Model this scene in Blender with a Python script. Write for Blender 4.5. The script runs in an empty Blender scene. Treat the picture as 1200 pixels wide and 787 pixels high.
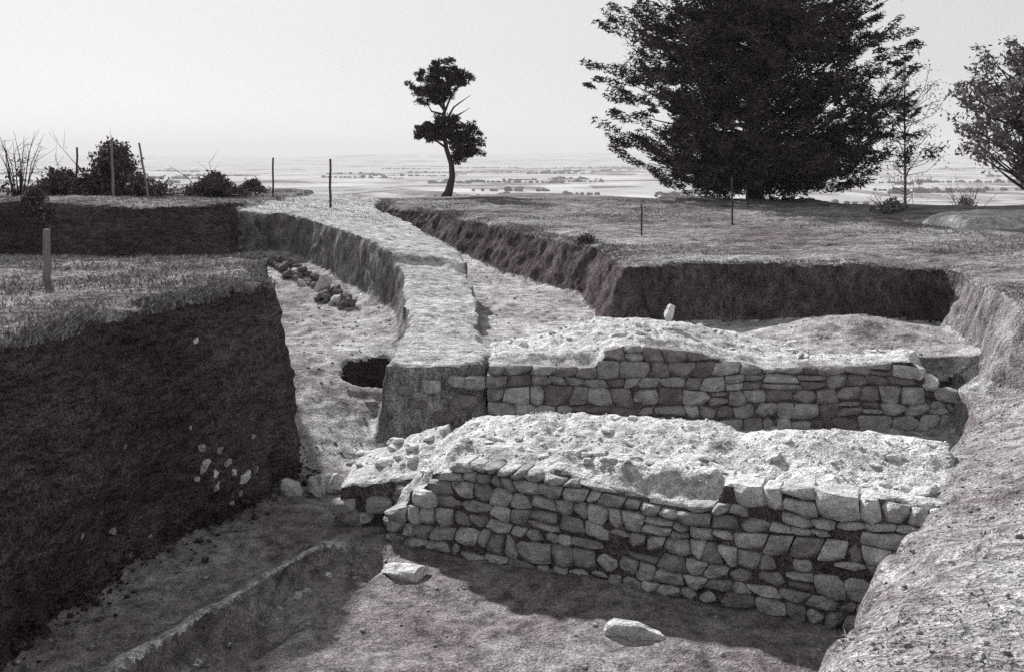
import bpy, bmesh, math, random
import numpy as np
from mathutils import Vector, Matrix
random.seed(7)
RNG = np.random.default_rng(11)
SC = bpy.context.scene
COL = SC.collection

# ------------------------------------------------------------------ camera
cam_d = bpy.data.cameras.new('camera')
cam = bpy.data.objects.new('camera', cam_d); COL.objects.link(cam)
cam.location = (0, 0, 1.7)
cam.rotation_euler = (math.radians(90), 0, 0)
cam_d.sensor_width = 36.0
cam_d.lens = 36.0 * 1152 / 1200
cam_d.shift_y = -208.5 / 1200
cam_d.clip_start = 0.05
cam_d.clip_end = 40000
SC.camera = cam

# ------------------------------------------------------------------ sky and sun
SUN_AZ = math.atan2(-0.46, 0.888)          # measured from +Y towards +X: behind the scene, to the left
SUN_EL = math.radians(34)
world = bpy.data.worlds.new('World'); SC.world = world
world.use_nodes = True
wn = world.node_tree; wn.nodes.clear()
w_out = wn.nodes.new('ShaderNodeOutputWorld'); w_bg = wn.nodes.new('ShaderNodeBackground')
w_sky = wn.nodes.new('ShaderNodeTexSky'); w_hs = wn.nodes.new('ShaderNodeHueSaturation')
w_sky.sky_type = 'NISHITA'; w_sky.sun_disc = False
w_sky.sun_elevation = SUN_EL; w_sky.sun_rotation = SUN_AZ
w_sky.altitude = 600; w_sky.air_density = 1.0; w_sky.dust_density = 1.6; w_sky.ozone_density = 1.0
w_hs.inputs['Saturation'].default_value = 0.03
w_gm = wn.nodes.new('ShaderNodeGamma'); w_gm.inputs[1].default_value = 0.455
wn.links.new(w_sky.outputs[0], w_hs.inputs['Color']); wn.links.new(w_hs.outputs[0], w_gm.inputs[0]); wn.links.new(w_gm.outputs[0], w_bg.inputs[0])
w_bg.inputs[1].default_value = 0.15
wn.links.new(w_bg.outputs[0], w_out.inputs[0])
sun_d = bpy.data.lights.new('sun', 'SUN'); sun_d.energy = 4.0; sun_d.angle = math.radians(2.0)
sun_d.color = (1.0, 0.985, 0.975)
sun = bpy.data.objects.new('sun', sun_d); COL.objects.link(sun)
SUN_V = Vector((math.sin(SUN_AZ) * math.cos(SUN_EL), math.cos(SUN_AZ) * math.cos(SUN_EL), math.sin(SUN_EL)))
sun.rotation_euler = SUN_V.to_track_quat('Z', 'Y').to_euler()
sun.location = SUN_V * 60
SC.view_settings.view_transform = 'Standard'; SC.view_settings.look = 'None'
SC.view_settings.exposure = 0.95; SC.view_settings.gamma = 1.0
SC.view_settings.use_curve_mapping = False
SC.cycles.use_denoising = False; SC.cycles.sample_clamp_direct = 4.0; SC.cycles.sample_clamp_indirect = 2.0; SC.cycles.volume_bounces = 0; SC.cycles.max_bounces = 5; SC.cycles.diffuse_bounces = 3

# ------------------------------------------------------------------ noise and shape maths
def _hash(ix, iy, iz, seed):
    h = (ix * 374761393 + iy * 668265263 + iz * 2147483647 + seed * 144665) & 0xFFFFFFFF
    h = ((h ^ (h >> 13)) * 1274126177) & 0xFFFFFFFF
    h = ((h ^ (h >> 16)) * 2246822519) & 0xFFFFFFFF
    return ((h ^ (h >> 15)) & 0xFFFFFF) / float(0x7FFFFF) - 1.0

def noise(p, s, seed=0):
    p = np.asarray(p, dtype=np.float64) * s + 137.31
    i = np.floor(p).astype(np.int64); f = p - i; f = f * f * (3 - 2 * f)
    r = 0
    for a in (0, 1):
        wa = f[..., 0] if a else 1 - f[..., 0]
        for b in (0, 1):
            wb = f[..., 1] if b else 1 - f[..., 1]
            for c in (0, 1):
                wc = f[..., 2] if c else 1 - f[..., 2]
                r = r + wa * wb * wc * _hash(i[..., 0] + a, i[..., 1] + b, i[..., 2] + c, seed)
    return r

def fbm(p, s, oct=3, seed=0):
    r = 0; a = 1.0
    for k in range(oct):
        r = r + a * noise(p, s * 2.07 ** k, seed + k * 17); a *= 0.5
    return r

def sstep(a, b, x):
    t = np.clip((x - a) / (b - a), 0, 1); return t * t * (3 - 2 * t)

class TPS:
    """smooth surface through survey points"""
    def __init__(s, pts):
        P = np.array(pts, float); s.c = P[:, :2]; n = len(P)
        A = np.zeros((n + 3, n + 3)); A[:n, :n] = s.phi(s.c, s.c) + 0.02 * np.eye(n)
        A[:n, n] = 1; A[:n, n + 1:] = s.c; A[n, :n] = 1; A[n + 1:, :n] = s.c.T
        b = np.zeros(n + 3); b[:n] = P[:, 2]; s.w = np.linalg.solve(A, b)
    @staticmethod
    def phi(a, b):
        d2 = ((a[:, None, :] - b[None, :, :]) ** 2).sum(-1); return 0.5 * d2 * np.log(d2 + 1e-9)
    def __call__(s, x, y):
        x, y = np.broadcast_arrays(x, y); q = np.stack([x.ravel(), y.ravel()], -1)
        n = len(s.c); out = np.empty(len(q))
        for k in range(0, len(q), 40000):
            z = q[k:k + 40000]; out[k:k + 40000] = s.phi(z, s.c) @ s.w[:n] + s.w[n] + z @ s.w[n + 1:]
        return out.reshape(x.shape)

def sdf(poly, x, y):
    P = np.array(poly, float); d = np.full(x.shape, 1e18); ins = np.zeros(x.shape, bool)
    for k in range(len(P)):
        a, b = P[k], P[(k + 1) % len(P)]; e = b - a
        t = np.clip(((x - a[0]) * e[0] + (y - a[1]) * e[1]) / (e @ e), 0, 1)
        d = np.minimum(d, (x - a[0] - t * e[0]) ** 2 + (y - a[1] - t * e[1]) ** 2)
        c = ((a[1] > y) != (b[1] > y))
        if abs(e[1]) > 1e-12:
            ins ^= c & (x < e[0] * (y - a[1]) / e[1] + a[0])
    d = np.sqrt(d); return np.where(ins, -d, d)

# ------------------------------------------------------------------ mesh helpers
def mesh_np(name, V, F, mats=(), mi=None, smooth=True):
    """V (n,3); F (m,3) or (m,4)"""
    me = bpy.data.meshes.new(name); V = np.asarray(V, np.float32); F = np.asarray(F, np.int32); k = F.shape[1]
    me.vertices.add(len(V)); me.vertices.foreach_set('co', V.ravel())
    me.loops.add(F.size); me.loops.foreach_set('vertex_index', F.ravel())
    me.polygons.add(len(F)); me.polygons.foreach_set('loop_start', np.arange(0, F.size, k, dtype=np.int32))
    for m in mats: me.materials.append(m)
    if mi is not None: me.polygons.foreach_set('material_index', np.asarray(mi, np.int32))
    me.polygons.foreach_set('use_smooth', np.full(len(F), smooth, bool))
    me.update(calc_edges=True); return me

def link(name, me, parent=None, **props):
    o = bpy.data.objects.new(name, me); COL.objects.link(o)
    if parent is not None: o.parent = parent
    for k, v in props.items(): o[k] = v
    return o

def empty(name, loc, **props):
    o = bpy.data.objects.new(name, None); COL.objects.link(o); o.location = loc
    o.empty_display_size = 0.2
    for k, v in props.items(): o[k] = v
    return o

def child(name, me, parent, **props):
    """mesh given in world coordinates, made a child of an Empty that is only translated"""
    o = link(name, me, parent, **props); o.matrix_parent_inverse = Matrix.Translation(parent.location).inverted(); return o

def tube(pts, radii, seg=7):
    pts = [Vector(p) for p in pts]; V = []; F = []
    for i, p in enumerate(pts):
        t = (pts[min(i + 1, len(pts) - 1)] - pts[max(i - 1, 0)]).normalized()
        a = t.cross(Vector((0.31, 0.9, 0.13))).normalized(); b = t.cross(a)
        for k in range(seg):
            th = 2 * math.pi * k / seg; V.append(p + (a * math.cos(th) + b * math.sin(th)) * radii[i])
    for i in range(len(pts) - 1):
        for k in range(seg):
            F.append((i * seg + k, i * seg + (k + 1) % seg, (i + 1) * seg + (k + 1) % seg, (i + 1) * seg + k))
    n = len(V); V.append(pts[-1]); V.append(pts[0])
    l = (len(pts) - 1) * seg
    for k in range(seg):
        F.append((l + k, l + (k + 1) % seg, n, n)); F.append(((k + 1) % seg, k, n + 1, n + 1))
    return [tuple(v) for v in V], [tuple(dict.fromkeys(f)) for f in F]

class Bag:
    def __init__(s): s.V = []; s.F = []
    def add(s, vf):
        o = len(s.V); s.V += vf[0]; s.F += [tuple(i + o for i in f) for f in vf[1]]
    def mesh(s, name, mat, smooth=True):
        me = bpy.data.meshes.new(name); me.from_pydata(s.V, [], s.F); me.materials.append(mat)
        if smooth: me.polygons.foreach_set('use_smooth', [True] * len(me.polygons))
        me.update(); return me

# ------------------------------------------------------------------ materials
def new_mat(name):
    m = bpy.data.materials.new(name); m.use_nodes = True
    nt = m.node_tree; nt.nodes.clear()
    o = nt.nodes.new('ShaderNodeOutputMaterial'); b = nt.nodes.new('ShaderNodeBsdfDiffuse')
    b.inputs['Roughness'].default_value = 0.0
    nt.links.new(b.outputs[0], o.inputs[0]); return m, nt, b
def g(v, w=1.0):
    """grey of the old print: dark tones a little red-brown, pale tones neutral"""
    t = max(0.0, min(1.0, (0.34 - v) / 0.34)) * w
    return (v * (1 + 0.20 * t), v * (1 - 0.09 * t), v * (1 - 0.04 * t), 1)
def nz(nt, scale, detail=6, rough=0.6, kind='ShaderNodeTexNoise', vec=None):
    n = nt.nodes.new(kind); n.inputs['Scale'].default_value = scale
    if 'Detail' in n.inputs: n.inputs['Detail'].default_value = detail
    if 'Roughness' in n.inputs: n.inputs['Roughness'].default_value = rough
    if vec is not None: nt.links.new(vec, n.inputs['Vector'])
    return n
def ramp(nt, src, stops):
    r = nt.nodes.new('ShaderNodeValToRGB'); e = r.color_ramp.elements
    while len(e) < len(stops): e.new(0.5)
    for q, (p, c) in zip(e, stops): q.position = p; q.color = c
    nt.links.new(src, r.inputs[0]); return r
def mix(nt, fac, a, b, mode='MIX'):
    m = nt.nodes.new('ShaderNodeMix'); m.data_type = 'RGBA'; m.blend_type = mode
    for s, v in ((m.inputs[0], fac), (m.inputs[6], a), (m.inputs[7], b)):
        if hasattr(v, 'links') or hasattr(v, 'is_linked'): nt.links.new(v, s)
        else: s.default_value = v
    return m.outputs[2]
def bump(nt, b, terms):
    prev = None
    for src, st, dist in terms:
        n = nt.nodes.new('ShaderNodeBump'); n.inputs['Strength'].default_value = st; n.inputs['Distance'].default_value = dist
        nt.links.new(src, n.inputs['Height'])
        if prev: nt.links.new(prev, n.inputs['Normal'])
        prev = n.outputs[0]
    nt.links.new(prev, b.inputs['Normal'])
def soil(name, lo, hi, speck=None, s1=1.2, s2=9.0, fine=60.0, bs=0.7, stretch=None, speck_scale=16, speck_size=0.16, con=1.0):
    m, nt, b = new_mat(name); tc = nt.nodes.new('ShaderNodeTexCoord'); vec = tc.outputs['Object']
    if stretch:
        mp = nt.nodes.new('ShaderNodeMapping'); mp.inputs['Scale'].default_value = stretch
        nt.links.new(vec, mp.inputs[0]); svec = mp.outputs[0]
    else: svec = vec
    a = nz(nt, s1, 4, 0.62, vec=svec); c = nz(nt, s2, 3, 0.7, vec=svec); f = nz(nt, fine, 2, 0.7, vec=vec)
    k = lambda v: (1 + (v - 1) * con,) * 3 + (1,)
    base = ramp(nt, a.outputs['Fac'], [(0.30, g(lo)), (0.70, g(hi))]).outputs[0]
    v2 = ramp(nt, c.outputs['Fac'], [(0.32, k(0.42)), (0.68, k(1.45))]).outputs[0]
    base = mix(nt, 1.0, base, v2, 'MULTIPLY')
    v3 = ramp(nt, f.outputs['Fac'], [(0.34, k(0.40)), (0.66, k(1.5))]).outputs[0]
    base = mix(nt, 1.0, base, v3, 'MULTIPLY')
    vo = nz(nt, speck_scale, kind='ShaderNodeTexVoronoi', vec=vec); vo.inputs['Randomness'].default_value = 1
    if speck:
        r = ramp(nt, vo.outputs['Distance'], [(0.0, (1, 1, 1, 1)), (speck_size, (1, 1, 1, 1)), (speck_size + 0.06, (0, 0, 0, 1))])
        sep = nt.nodes.new('ShaderNodeSeparateColor'); nt.links.new(vo.outputs['Color'], sep.inputs[0])
        pick = ramp(nt, sep.outputs[0], [(0.62, (0, 0, 0, 1)), (0.70, (1, 1, 1, 1))])
        fac = mix(nt, 1.0, r.outputs[0], pick.outputs[0], 'MULTIPLY')
        base = mix(nt, fac, base, g(speck))
    nt.links.new(base, b.inputs['Color'])
    bump(nt, b, [(c.outputs['Fac'], bs, 0.11), (f.outputs['Fac'], bs, 0.035), (vo.outputs['Distance'], 0.4 * bs, 0.04)])
    return m
def stone_mat(name, lo, hi, fine=55):
    m, nt, b = new_mat(name); tc = nt.nodes.new('ShaderNodeTexCoord'); oi = nt.nodes.new('ShaderNodeObjectInfo')
    geo = nt.nodes.new('ShaderNodeNewGeometry'); vec = geo.outputs['Position']
    a = nz(nt, 7, 4, 0.65, vec=vec); f = nz(nt, fine, 2, 0.7, vec=vec)
    base = ramp(nt, oi.outputs['Random'], [(0.0, g(lo)), (1.0, g(hi))]).outputs[0]
    v2 = ramp(nt, a.outputs['Fac'], [(0.3, (0.6, 0.59, 0.6, 1)), (0.68, (1.25, 1.25, 1.25, 1))]).outputs[0]
    base = mix(nt, 1.0, base, v2, 'MULTIPLY')
    v3 = ramp(nt, f.outputs['Fac'], [(0.3, (0.65, 0.65, 0.65, 1)), (0.7, (1.25, 1.25, 1.25, 1))]).outputs[0]
    base = mix(nt, 1.0, base, v3, 'MULTIPLY')
    nt.links.new(base, b.inputs['Color'])
    bump(nt, b, [(a.outputs['Fac'], 0.9, 0.09), (f.outputs['Fac'], 0.8, 0.025)]); return m
def leaf_mat(name, lo, hi, trans=0.0):
    m, nt, b = new_mat(name); geo = nt.nodes.new('ShaderNodeNewGeometry')
    nt.links.new(ramp(nt, geo.outputs['Random Per Island'], [(0, g(lo)), (1, g(hi))]).outputs[0], b.inputs['Color'])
    return m
def wood_mat(name, v, streak=12):
    m, nt, b = new_mat(name); tc = nt.nodes.new('ShaderNodeTexCoord'); mp = nt.nodes.new('ShaderNodeMapping')
    mp.inputs['Scale'].default_value = (streak, streak, 1.2); nt.links.new(tc.outputs['Object'], mp.inputs[0])
    n = nz(nt, 3, 6, 0.7, vec=mp.outputs[0])
    nt.links.new(ramp(nt, n.outputs['Fac'], [(0.3, g(v * 0.55)), (0.7, g(v * 1.3))]).outputs[0], b.inputs['Color'])
    bump(nt, b, [(n.outputs['Fac'], 0.7, 0.01)]); return m

M_TURF = soil('dry_turf', 0.10, 0.32, None, s1=0.9, s2=6, fine=28, bs=1.0)
M_FIELD = soil('upland_turf', 0.09, 0.33, None, s1=0.45, s2=4.5, fine=20, bs=0.8, stretch=(0.5, 1.3, 1))
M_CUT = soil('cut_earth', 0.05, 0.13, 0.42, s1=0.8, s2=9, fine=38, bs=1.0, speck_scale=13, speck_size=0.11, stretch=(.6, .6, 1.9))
M_CUT_PALE = soil('cut_loam', 0.16, 0.32, 0.4, s1=0.8, s2=6, fine=40, bs=1.0, stretch=(1, 1, 0.45))
M_CUT_MID = soil('baulk_section', 0.16, 0.36, 0.45, s1=0.8, s2=6, fine=36, bs=1.0, stretch=(1, 1, 0.4))
M_CUT_WEED = soil('weedy_loam', 0.05, 0.15, 0.3, s1=1.1, s2=7, fine=30, bs=1.0, stretch=(1, 1, 0.5))
M_FLOOR = soil('trodden_earth', 0.13, 0.29, 0.45, s1=0.7, s2=5, fine=50, bs=0.5, speck_scale=9, speck_size=0.08)
M_RAMP = soil('trench_earth', 0.22, 0.47, 0.52, s1=0.55, s2=4, fine=40, bs=0.6, speck_scale=9, speck_size=0.1)
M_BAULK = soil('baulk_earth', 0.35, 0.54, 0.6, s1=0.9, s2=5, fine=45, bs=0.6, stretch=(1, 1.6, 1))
M_BANK = soil('bank_earth', 0.19, 0.43, 0.5, s1=1.3, s2=6, fine=38, bs=1.0, speck_scale=22, speck_size=0.2)
M_CORE = soil('rubble_mortar', 0.42, 0.66, 0.7, s1=1.5, s2=9, fine=45, bs=0.6, speck_scale=12, speck_size=0.2, con=0.7)
M_JOINT = soil('earth_mortar', 0.10, 0.22, 0.34, s1=2.5, s2=12, fine=50, bs=1.0)
M_STONE = stone_mat('wall_limestone', 0.30, 0.66)
M_STONE2 = stone_mat('grey_limestone', 0.20, 0.52)
M_PALE = stone_mat('pale_limestone', 0.58, 0.78)
M_DARKST = stone_mat('earthy_stone', 0.10, 0.26)
M_CLOD = soil('clod_earth', 0.3, 0.55, None, s1=3)
M_DRY = leaf_mat('dry_grass_blades', 0.09, 0.34)
M_CONIFER = leaf_mat('conifer_needles', 0.018, 0.11)
M_BUSH = leaf_mat('shrub_leaves', 0.03, 0.16)
M_BROAD = leaf_mat('broad_leaves', 0.09, 0.28)
M_THIN = leaf_mat('hazed_poplar_leaves', 0.22, 0.42)  # leaf grey kept pale so the colour itself carries the haze
M_BARK = wood_mat('bark', 0.07)
M_POST = wood_mat('weathered_wood', 0.22, 40)
M_POSTD = wood_mat('dark_post_wood', 0.07, 40)

# ------------------------------------------------------------------ the excavated ground, as surveyed heights
A_TOP = TPS([(-8, 3, .05), (-6.2, 5, 0), (-4.85, 9.3, 0), (-3.34, 14, 0), (-4.2, 16.5, -.02), (-5.6, 20, -.38), (-7.2, 23.5, -.78),
             (-13, 23.5, -.65), (-13, 15, .08), (-9, 10, .1), (-8, 17, -.12), (-14, 4, .1)])
A_POLY = [(-30, -2), (-8.3, -2), (-6.2, 5), (-4.85, 9.3), (-3.34, 14), (-4.2, 16.7), (-5.6, 20), (-7.2, 23.7), (-7.0, 26), (-30, 26)]
B_POLY = [(-30, 24), (-7.1, 24), (-7.7, 27.5), (-8.2, 41), (-30, 41)]
C_TOP = TPS([(-8, 27.5, .12), (-6, 27.2, 0), (-3.2, 23, -.35), (-2.4, 21.2, -.68), (-1.05, 22, -.7), (-1.9, 18, -1.2), (-.65, 19.4, -1.08),
             (-1.96, 16.3, -1.45), (-.45, 16.3, -1.45), (-1.2, 15.5, -1.53), (-3, 28.5, -.28), (-4.6, 33, -.1), (-8, 33, .12), (-1.9, 25.5, -.55), (-5.2, 37, -.12), (-8, 40, .05), (-6.2, 31, -.02), (-5.5, 42, -.15)])
C_POLY = [(-8.0, 27.5), (-6, 27.2), (-3.2, 23), (-2.4, 21.2), (-1.9, 18), (-1.96, 16.3), (-1.95, 15.5), (-.45, 15.5), (-.475, 16.6), (-.67, 19.4),
          (-1.05, 22), (-1.9, 25.5), (-3, 28.5), (-4.6, 33), (-5.5, 41), (-8.4, 41)]
D_POLY = [(-5.5, 41), (-4.6, 36.5), (-2.5, 34), (0, 28), (2.0, 23.2), (2.25, 19.5), (8.45, 19.1), (7.9, 14.8), (7.9, 12), (8.4, 8), (8.4, -2), (40, -2), (40, 60), (-5.5, 60)]
E_TOP = TPS([(3.83, 9.1, -1.52), (4.85, 10.8, -1.55), (2.1, 6.04, -1.0), (1.34, 4.6, -.72), (2.84, 5.45, -.62), (4.3, 8.3, -1.15), (5.7, 11, -1.45),
             (6.7, 13.5, -1.9), (8, 6, -.15), (8, 10, -.35), (9.3, 14.8, -1.2), (7.9, 14.8, -1.6), (7.3, 16, -1.75), (7.8, 17.5, -1.55), (8.2, 18.8, -1.5), (9.2, 17.5, -1.3), (9.2, 19.2, -1.3), (8.2, 12.5, -1.0), (5, 4, -.2), (3, 2.5, -.3), (.9, 3, -.5)])
E_POLY = [(.7, -2), (.85, 3), (1.34, 4.6), (2.1, 6.04), (3.75, 9.1), (4.6, 10.9), (5.9, 12.9), (6.9, 14.7), (7.2, 16), (7.7, 17.5), (8.1, 19.3), (9.6, 19.3), (9.6, -2)]
G_POLY = [(-9, -3), (2, -3), (1.5, 2.4), (-9, 2.4)]
R_TOP = TPS([(-2.9, 14.4, -2.75), (-1.9, 15.5, -2.78), (-3.65, 16.5, -2.12), (-2.9, 16.7, -2.15), (-2.36, 17, -2.15), (-4.3, 19.5, -1.84), (-2.57, 18.5, -1.78),
             (-5.6, 24, -1.32), (-3.8, 22, -1.62), (-6.8, 26, -1.06), (-8, 27.3, -1.0), (-3.4, 13.5, -2.8), (-1, 13.5, -2.8), (-3.3, 20.3, -1.72)])

def tops(x, y):
    p = np.stack([x, y, x * 0], -1)
    n1 = noise(p, 0.9, 3); n2 = noise(p, 2.7, 5); n3 = noise(p, 0.9, 9); n4 = noise(p, 2.7, 13)
    wx = x + 0.15 * n1 + 0.09 * n2; wy = y + 0.15 * n3 + 0.09 * n4
    lump = 0.06 * fbm(p, 0.7, 3, 31)
    out = []
    def block(top, poly, k, rnd=0.05, sag=0.08, warp=1.0):
        s = sdf(poly, x + (wx - x) * warp, y + (wy - y) * warp)
        kk = k * (1 + 0.25 * n2)
        top = top - sag * (np.clip(s + .55, 0, .55) / .55) ** 2 * (0.7 + 0.6 * n1 + 0.5 * n4)
        out.append(np.where(s < -rnd, top, top - kk * np.maximum(0, s + rnd) ** 1.15))
    block(A_TOP(x, y) + lump, A_POLY, 8.0, 0.07, 0.2)
    zb = 0.62 - 0.2 * sstep(25, 31, y) + 0.05 * np.sin(x * 0.9) + lump
    block(zb, B_POLY, 7.0)
    zc = C_TOP(x, y) + 0.14 * sstep(21.55, 21.75, wy + 0.2 * (wx + 1.7)) + lump * 0.25
    block(zc, C_POLY, 9.0, 0.02, 0.02, 0.5)
    zd = -0.32 + 0.33 * sstep(24, 44, y) - 0.15 * sstep(3, 9, x) * sstep(24, 15, y) + lump
    block(zd, D_POLY, 2.6 + 3.5 * sstep(18.0, 18.9, y) * sstep(2.2, 3.0, x) - 0.6 * sstep(24, 27, y))
    block(E_TOP(x, y) + lump * 1.4, E_POLY, 5.0)
    block(0.05 + lump, G_POLY, 8.0)
    # floors
    main = -2.8 + 0.03 * fbm(p, 0.8, 3, 77)
    ux, uy = -1.44 / 3.37, -3.05 / 3.37                         # along the shallow gully
    rx, ry = x + 1.92, y - 11.65
    s = rx * ux + ry * uy; d = rx * (-uy) + ry * ux + 0.06 * n1 + 0.03 * n2
    gul = sstep(-0.05, 0.04, d) * (1 - sstep(0.55, 0.85, d)) * sstep(-0.1, 0.3, s)
    main = main - 0.28 * gul + 0.13 * sstep(-0.35, -0.05, d) * (1 - sstep(-0.05, 0.04, d)) * sstep(0.1, 0.5, s)
    main = main - 0.10 * np.exp(-(((x + 1.62) / 0.16) ** 2 + ((y - 11.2) / 0.2) ** 2))
    rp = np.clip(R_TOP(x, y), -2.82, -0.6) + 0.05 * fbm(p, 0.9, 3, 41)
    rp = rp - 1.5 * np.exp(-(((wx + 2.5 + .25 * n4) / 0.40) ** 2 + ((wy - 17.4 + .3 * n2) / 0.45) ** 2) ** 3)      # hollow at the foot of the baulk
    fl = main + (rp - main) * sstep(13.6, 14.8, y)
    xc = np.interp(y, [15.9, 22, 25.5, 28.5, 33], [-1.2, -1.7, -2.6, -3.6, -5.2])
    pit = -1.52 + 0.5 * sstep(27, 35, y) + lump + 0.38 * np.exp(-((x - 6.2) / 1.5) ** 2 - ((y - 17.9) / 0.9) ** 2)
    ispit = (x > xc) & (y > 16.0)
    fl = np.where(ispit, pit, fl)
    H = fl; ID = np.where(ispit, 7, np.where(y > 14.3, 8, 6))
    for k, h in enumerate(out):
        t = h > H; H = np.where(t, h, H); ID = np.where(t, k, ID)
    return H, ID

def edge_y(x):                       # brink of the upland, beyond it the land falls to the valley
    return np.interp(x, [-60, -14, -6, 0, 4, 9, 16, 30, 70], [38, 38, 44, 48, 43, 38.5, 36.5, 37, 40]) + 1.2 * np.sin(x * 0.31)

def outer(x, y):
    H, _ = tops(np.clip(x, -29, 38), np.clip(y, -1, 58))
    H = np.where(y > 41, -0.02 + 0 * H, H)
    p = np.stack([x, y, x * 0], -1)
    H = H + 0.10 * fbm(p, 0.25, 3, 8)
    d = np.maximum(y - edge_y(x), np.maximum(-x - 60, x - 70))
    fall = sstep(0, 9, d) * 1.6 + sstep(4, 260, d) * 34
    far = fbm(p, 0.002, 3, 51) * 2.5 * sstep(300, 900, d)
    hill = sstep(5200, 9500, y) * (55 + 40 * noise(np.stack([x, x * 0, x * 0], -1), 0.0006, 4) + 22 * noise(np.stack([x, x * 0, x * 0], -1), 0.0021, 6))
    return H - fall + far + hill

# near ground as a solid, remeshed so that the cut faces get an even skin
X0, X1, Y0, Y1, RES = -13.5, 12.5, 1.4, 41.0, 0.07
def solid(Hf, x0, x1, y0, y1, res, zb, voxel):
    nx = int(round((x1 - x0) / res)) + 1; ny = int(round((y1 - y0) / res)) + 1
    xs = np.linspace(x0, x1, nx); ys = np.linspace(y0, y1, ny); X, Y = np.meshgrid(xs, ys, indexing='ij')
    Z = Hf(X, Y); idx = np.arange(nx * ny).reshape(nx, ny)
    V = np.stack([X, Y, Z], -1).reshape(-1, 3)
    F = np.stack([idx[:-1, :-1], idx[1:, :-1], idx[1:, 1:], idx[:-1, 1:]], -1).reshape(-1, 4)
    n = len(V); cs = np.array([[x0, y0, zb], [x1, y0, zb], [x1, y1, zb], [x0, y1, zb]])
    ring = np.concatenate([idx[:, 0], idx[-1, 1:], idx[-2::-1, -1], idx[0, -2:0:-1]])
    RV = V[ring].copy(); RV[:, 2] = zb; V = np.concatenate([V, RV]); m = len(ring)
    lo = n + np.arange(m)
    S = np.stack([ring, lo, np.roll(lo, -1), np.roll(ring, -1)], -1)
    me = bpy.data.meshes.new('tmp'); bm = bmesh.new()
    me = mesh_np('tmp', V, np.concatenate([F, S]))
    bm.from_mesh(me); bm.verts.ensure_lookup_table()
    bm.faces.new([bm.verts[i] for i in lo[::-1]]); bm.normal_update(); bm.to_mesh(me); bm.free()
    o = bpy.data.objects.new('tmp', me); COL.objects.link(o)
    md = o.modifiers.new('r', 'REMESH'); md.mode = 'VOXEL'; md.voxel_size = voxel; md.adaptivity = 0
    dg = bpy.context.evaluated_depsgraph_get(); ev = o.evaluated_get(dg); r = ev.to_mesh()
    V = np.empty(len(r.vertices) * 3, np.float32); r.vertices.foreach_get('co', V); V = V.reshape(-1, 3).astype(np.float64)
    N = np.empty(len(r.vertices) * 3, np.float32); r.vertices.foreach_get('normal', N); N = N.reshape(-1, 3)
    L = np.empty(len(r.loops), np.int32); r.loops.foreach_get('vertex_index', L); F = L.reshape(-1, 4)
    ev.to_mesh_clear(); bpy.data.objects.remove(o); bpy.data.meshes.remove(me)
    c = V[F].mean(1)
    keep = (c[:, 0] > x0 + .1) & (c[:, 0] < x1 - .1) & (c[:, 1] > y0 + .1) & (c[:, 1] < y1 - .1) & (c[:, 2] > zb + .15)
    return V, N, F[keep]
V, N, F = solid(lambda x, y: tops(x, y)[0], X0, X1, Y0, Y1, RES, -4.2, RES)
steep = 1 - np.abs(N[:, 2])
_, IDV = tops(V[:, 0] - N[:, 0] * .2, V[:, 1] - N[:, 1] * .2)
steep = np.where(IDV == 2, steep * .45, steep)
V += N * ((0.030 + 0.09 * steep) * fbm(V, 1.5, 3, 61) + (0.024 + 0.03 * steep) * noise(V, 6.0, 71))[:, None]
C = V[F].mean(1); nf = np.cross(V[F[:, 2]] - V[F[:, 0]], V[F[:, 3]] - V[F[:, 1]]); nf /= np.linalg.norm(nf, axis=1)[:, None] + 1e-12
nsm = N[F].mean(1)
_, ID = tops(C[:, 0], C[:, 1])
FLAT = nsm[:, 2] > 0.62
# which block a cut face belongs to: look a little way back into the slope
_, IDB = tops(C[:, 0] - nsm[:, 0] * 0.25, C[:, 1] - nsm[:, 1] * 0.25)
ID = np.where(~FLAT & (IDB < 6), IDB, ID)

def piece(name, sel, mat, parent=None, **props):
    f = F[sel]; u, inv = np.unique(f, return_inverse=True)
    return link(name, mesh_np(name, V[u], inv.reshape(f.shape), (mat,)), parent, **props)
def block(name, k, mtop, mcut, label, cat='earth', topname='turf', cutname='cut_face'):
    r = empty(name, (0, 0, 0), kind='structure', label=label)
    piece(topname, (ID == k) & FLAT, mtop, r); cut = (ID == k) & ~FLAT
    if k == 3: piece('slumped_face', cut & (C[:, 0] > 7.3) & (C[:, 1] < 18.75), M_CUT_PALE, r); cut &= ~((C[:, 0] > 7.3) & (C[:, 1] < 18.75))
    piece(cutname, cut, mcut, r); return r
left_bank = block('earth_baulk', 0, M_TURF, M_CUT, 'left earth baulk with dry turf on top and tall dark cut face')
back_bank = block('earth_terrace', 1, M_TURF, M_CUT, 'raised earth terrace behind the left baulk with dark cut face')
mid_bank = block('earth_baulk', 2, M_BAULK, M_CUT_MID, 'narrow pale earth baulk running back from the far wall', topname='top_surface')
plateau = block('upland', 3, M_FIELD, M_CUT_WEED, 'dry grassy upland behind and to the right of the pits')
bank = block('spoil_bank', 4, M_BANK, M_CUT_PALE, 'rough lumpy earth bank at the lower right', topname='bank_surface')
piece('near_ground', ID == 5, M_TURF, kind='structure', label='ground at the near edge of the trench')
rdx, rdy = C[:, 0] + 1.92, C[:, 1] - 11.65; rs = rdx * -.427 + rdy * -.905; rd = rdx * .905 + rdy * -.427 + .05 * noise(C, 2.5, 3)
RIDGE = (ID == 6) & (rs > .1) & (rd > -.22) & (rd < .03) & FLAT  # ridge crest gets a paler colour that paints in a sunlit edge
piece('trench_floor', (ID == 6) & ~RIDGE, M_FLOOR, kind='structure', label='trodden earth floor of the deep front trench')
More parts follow.
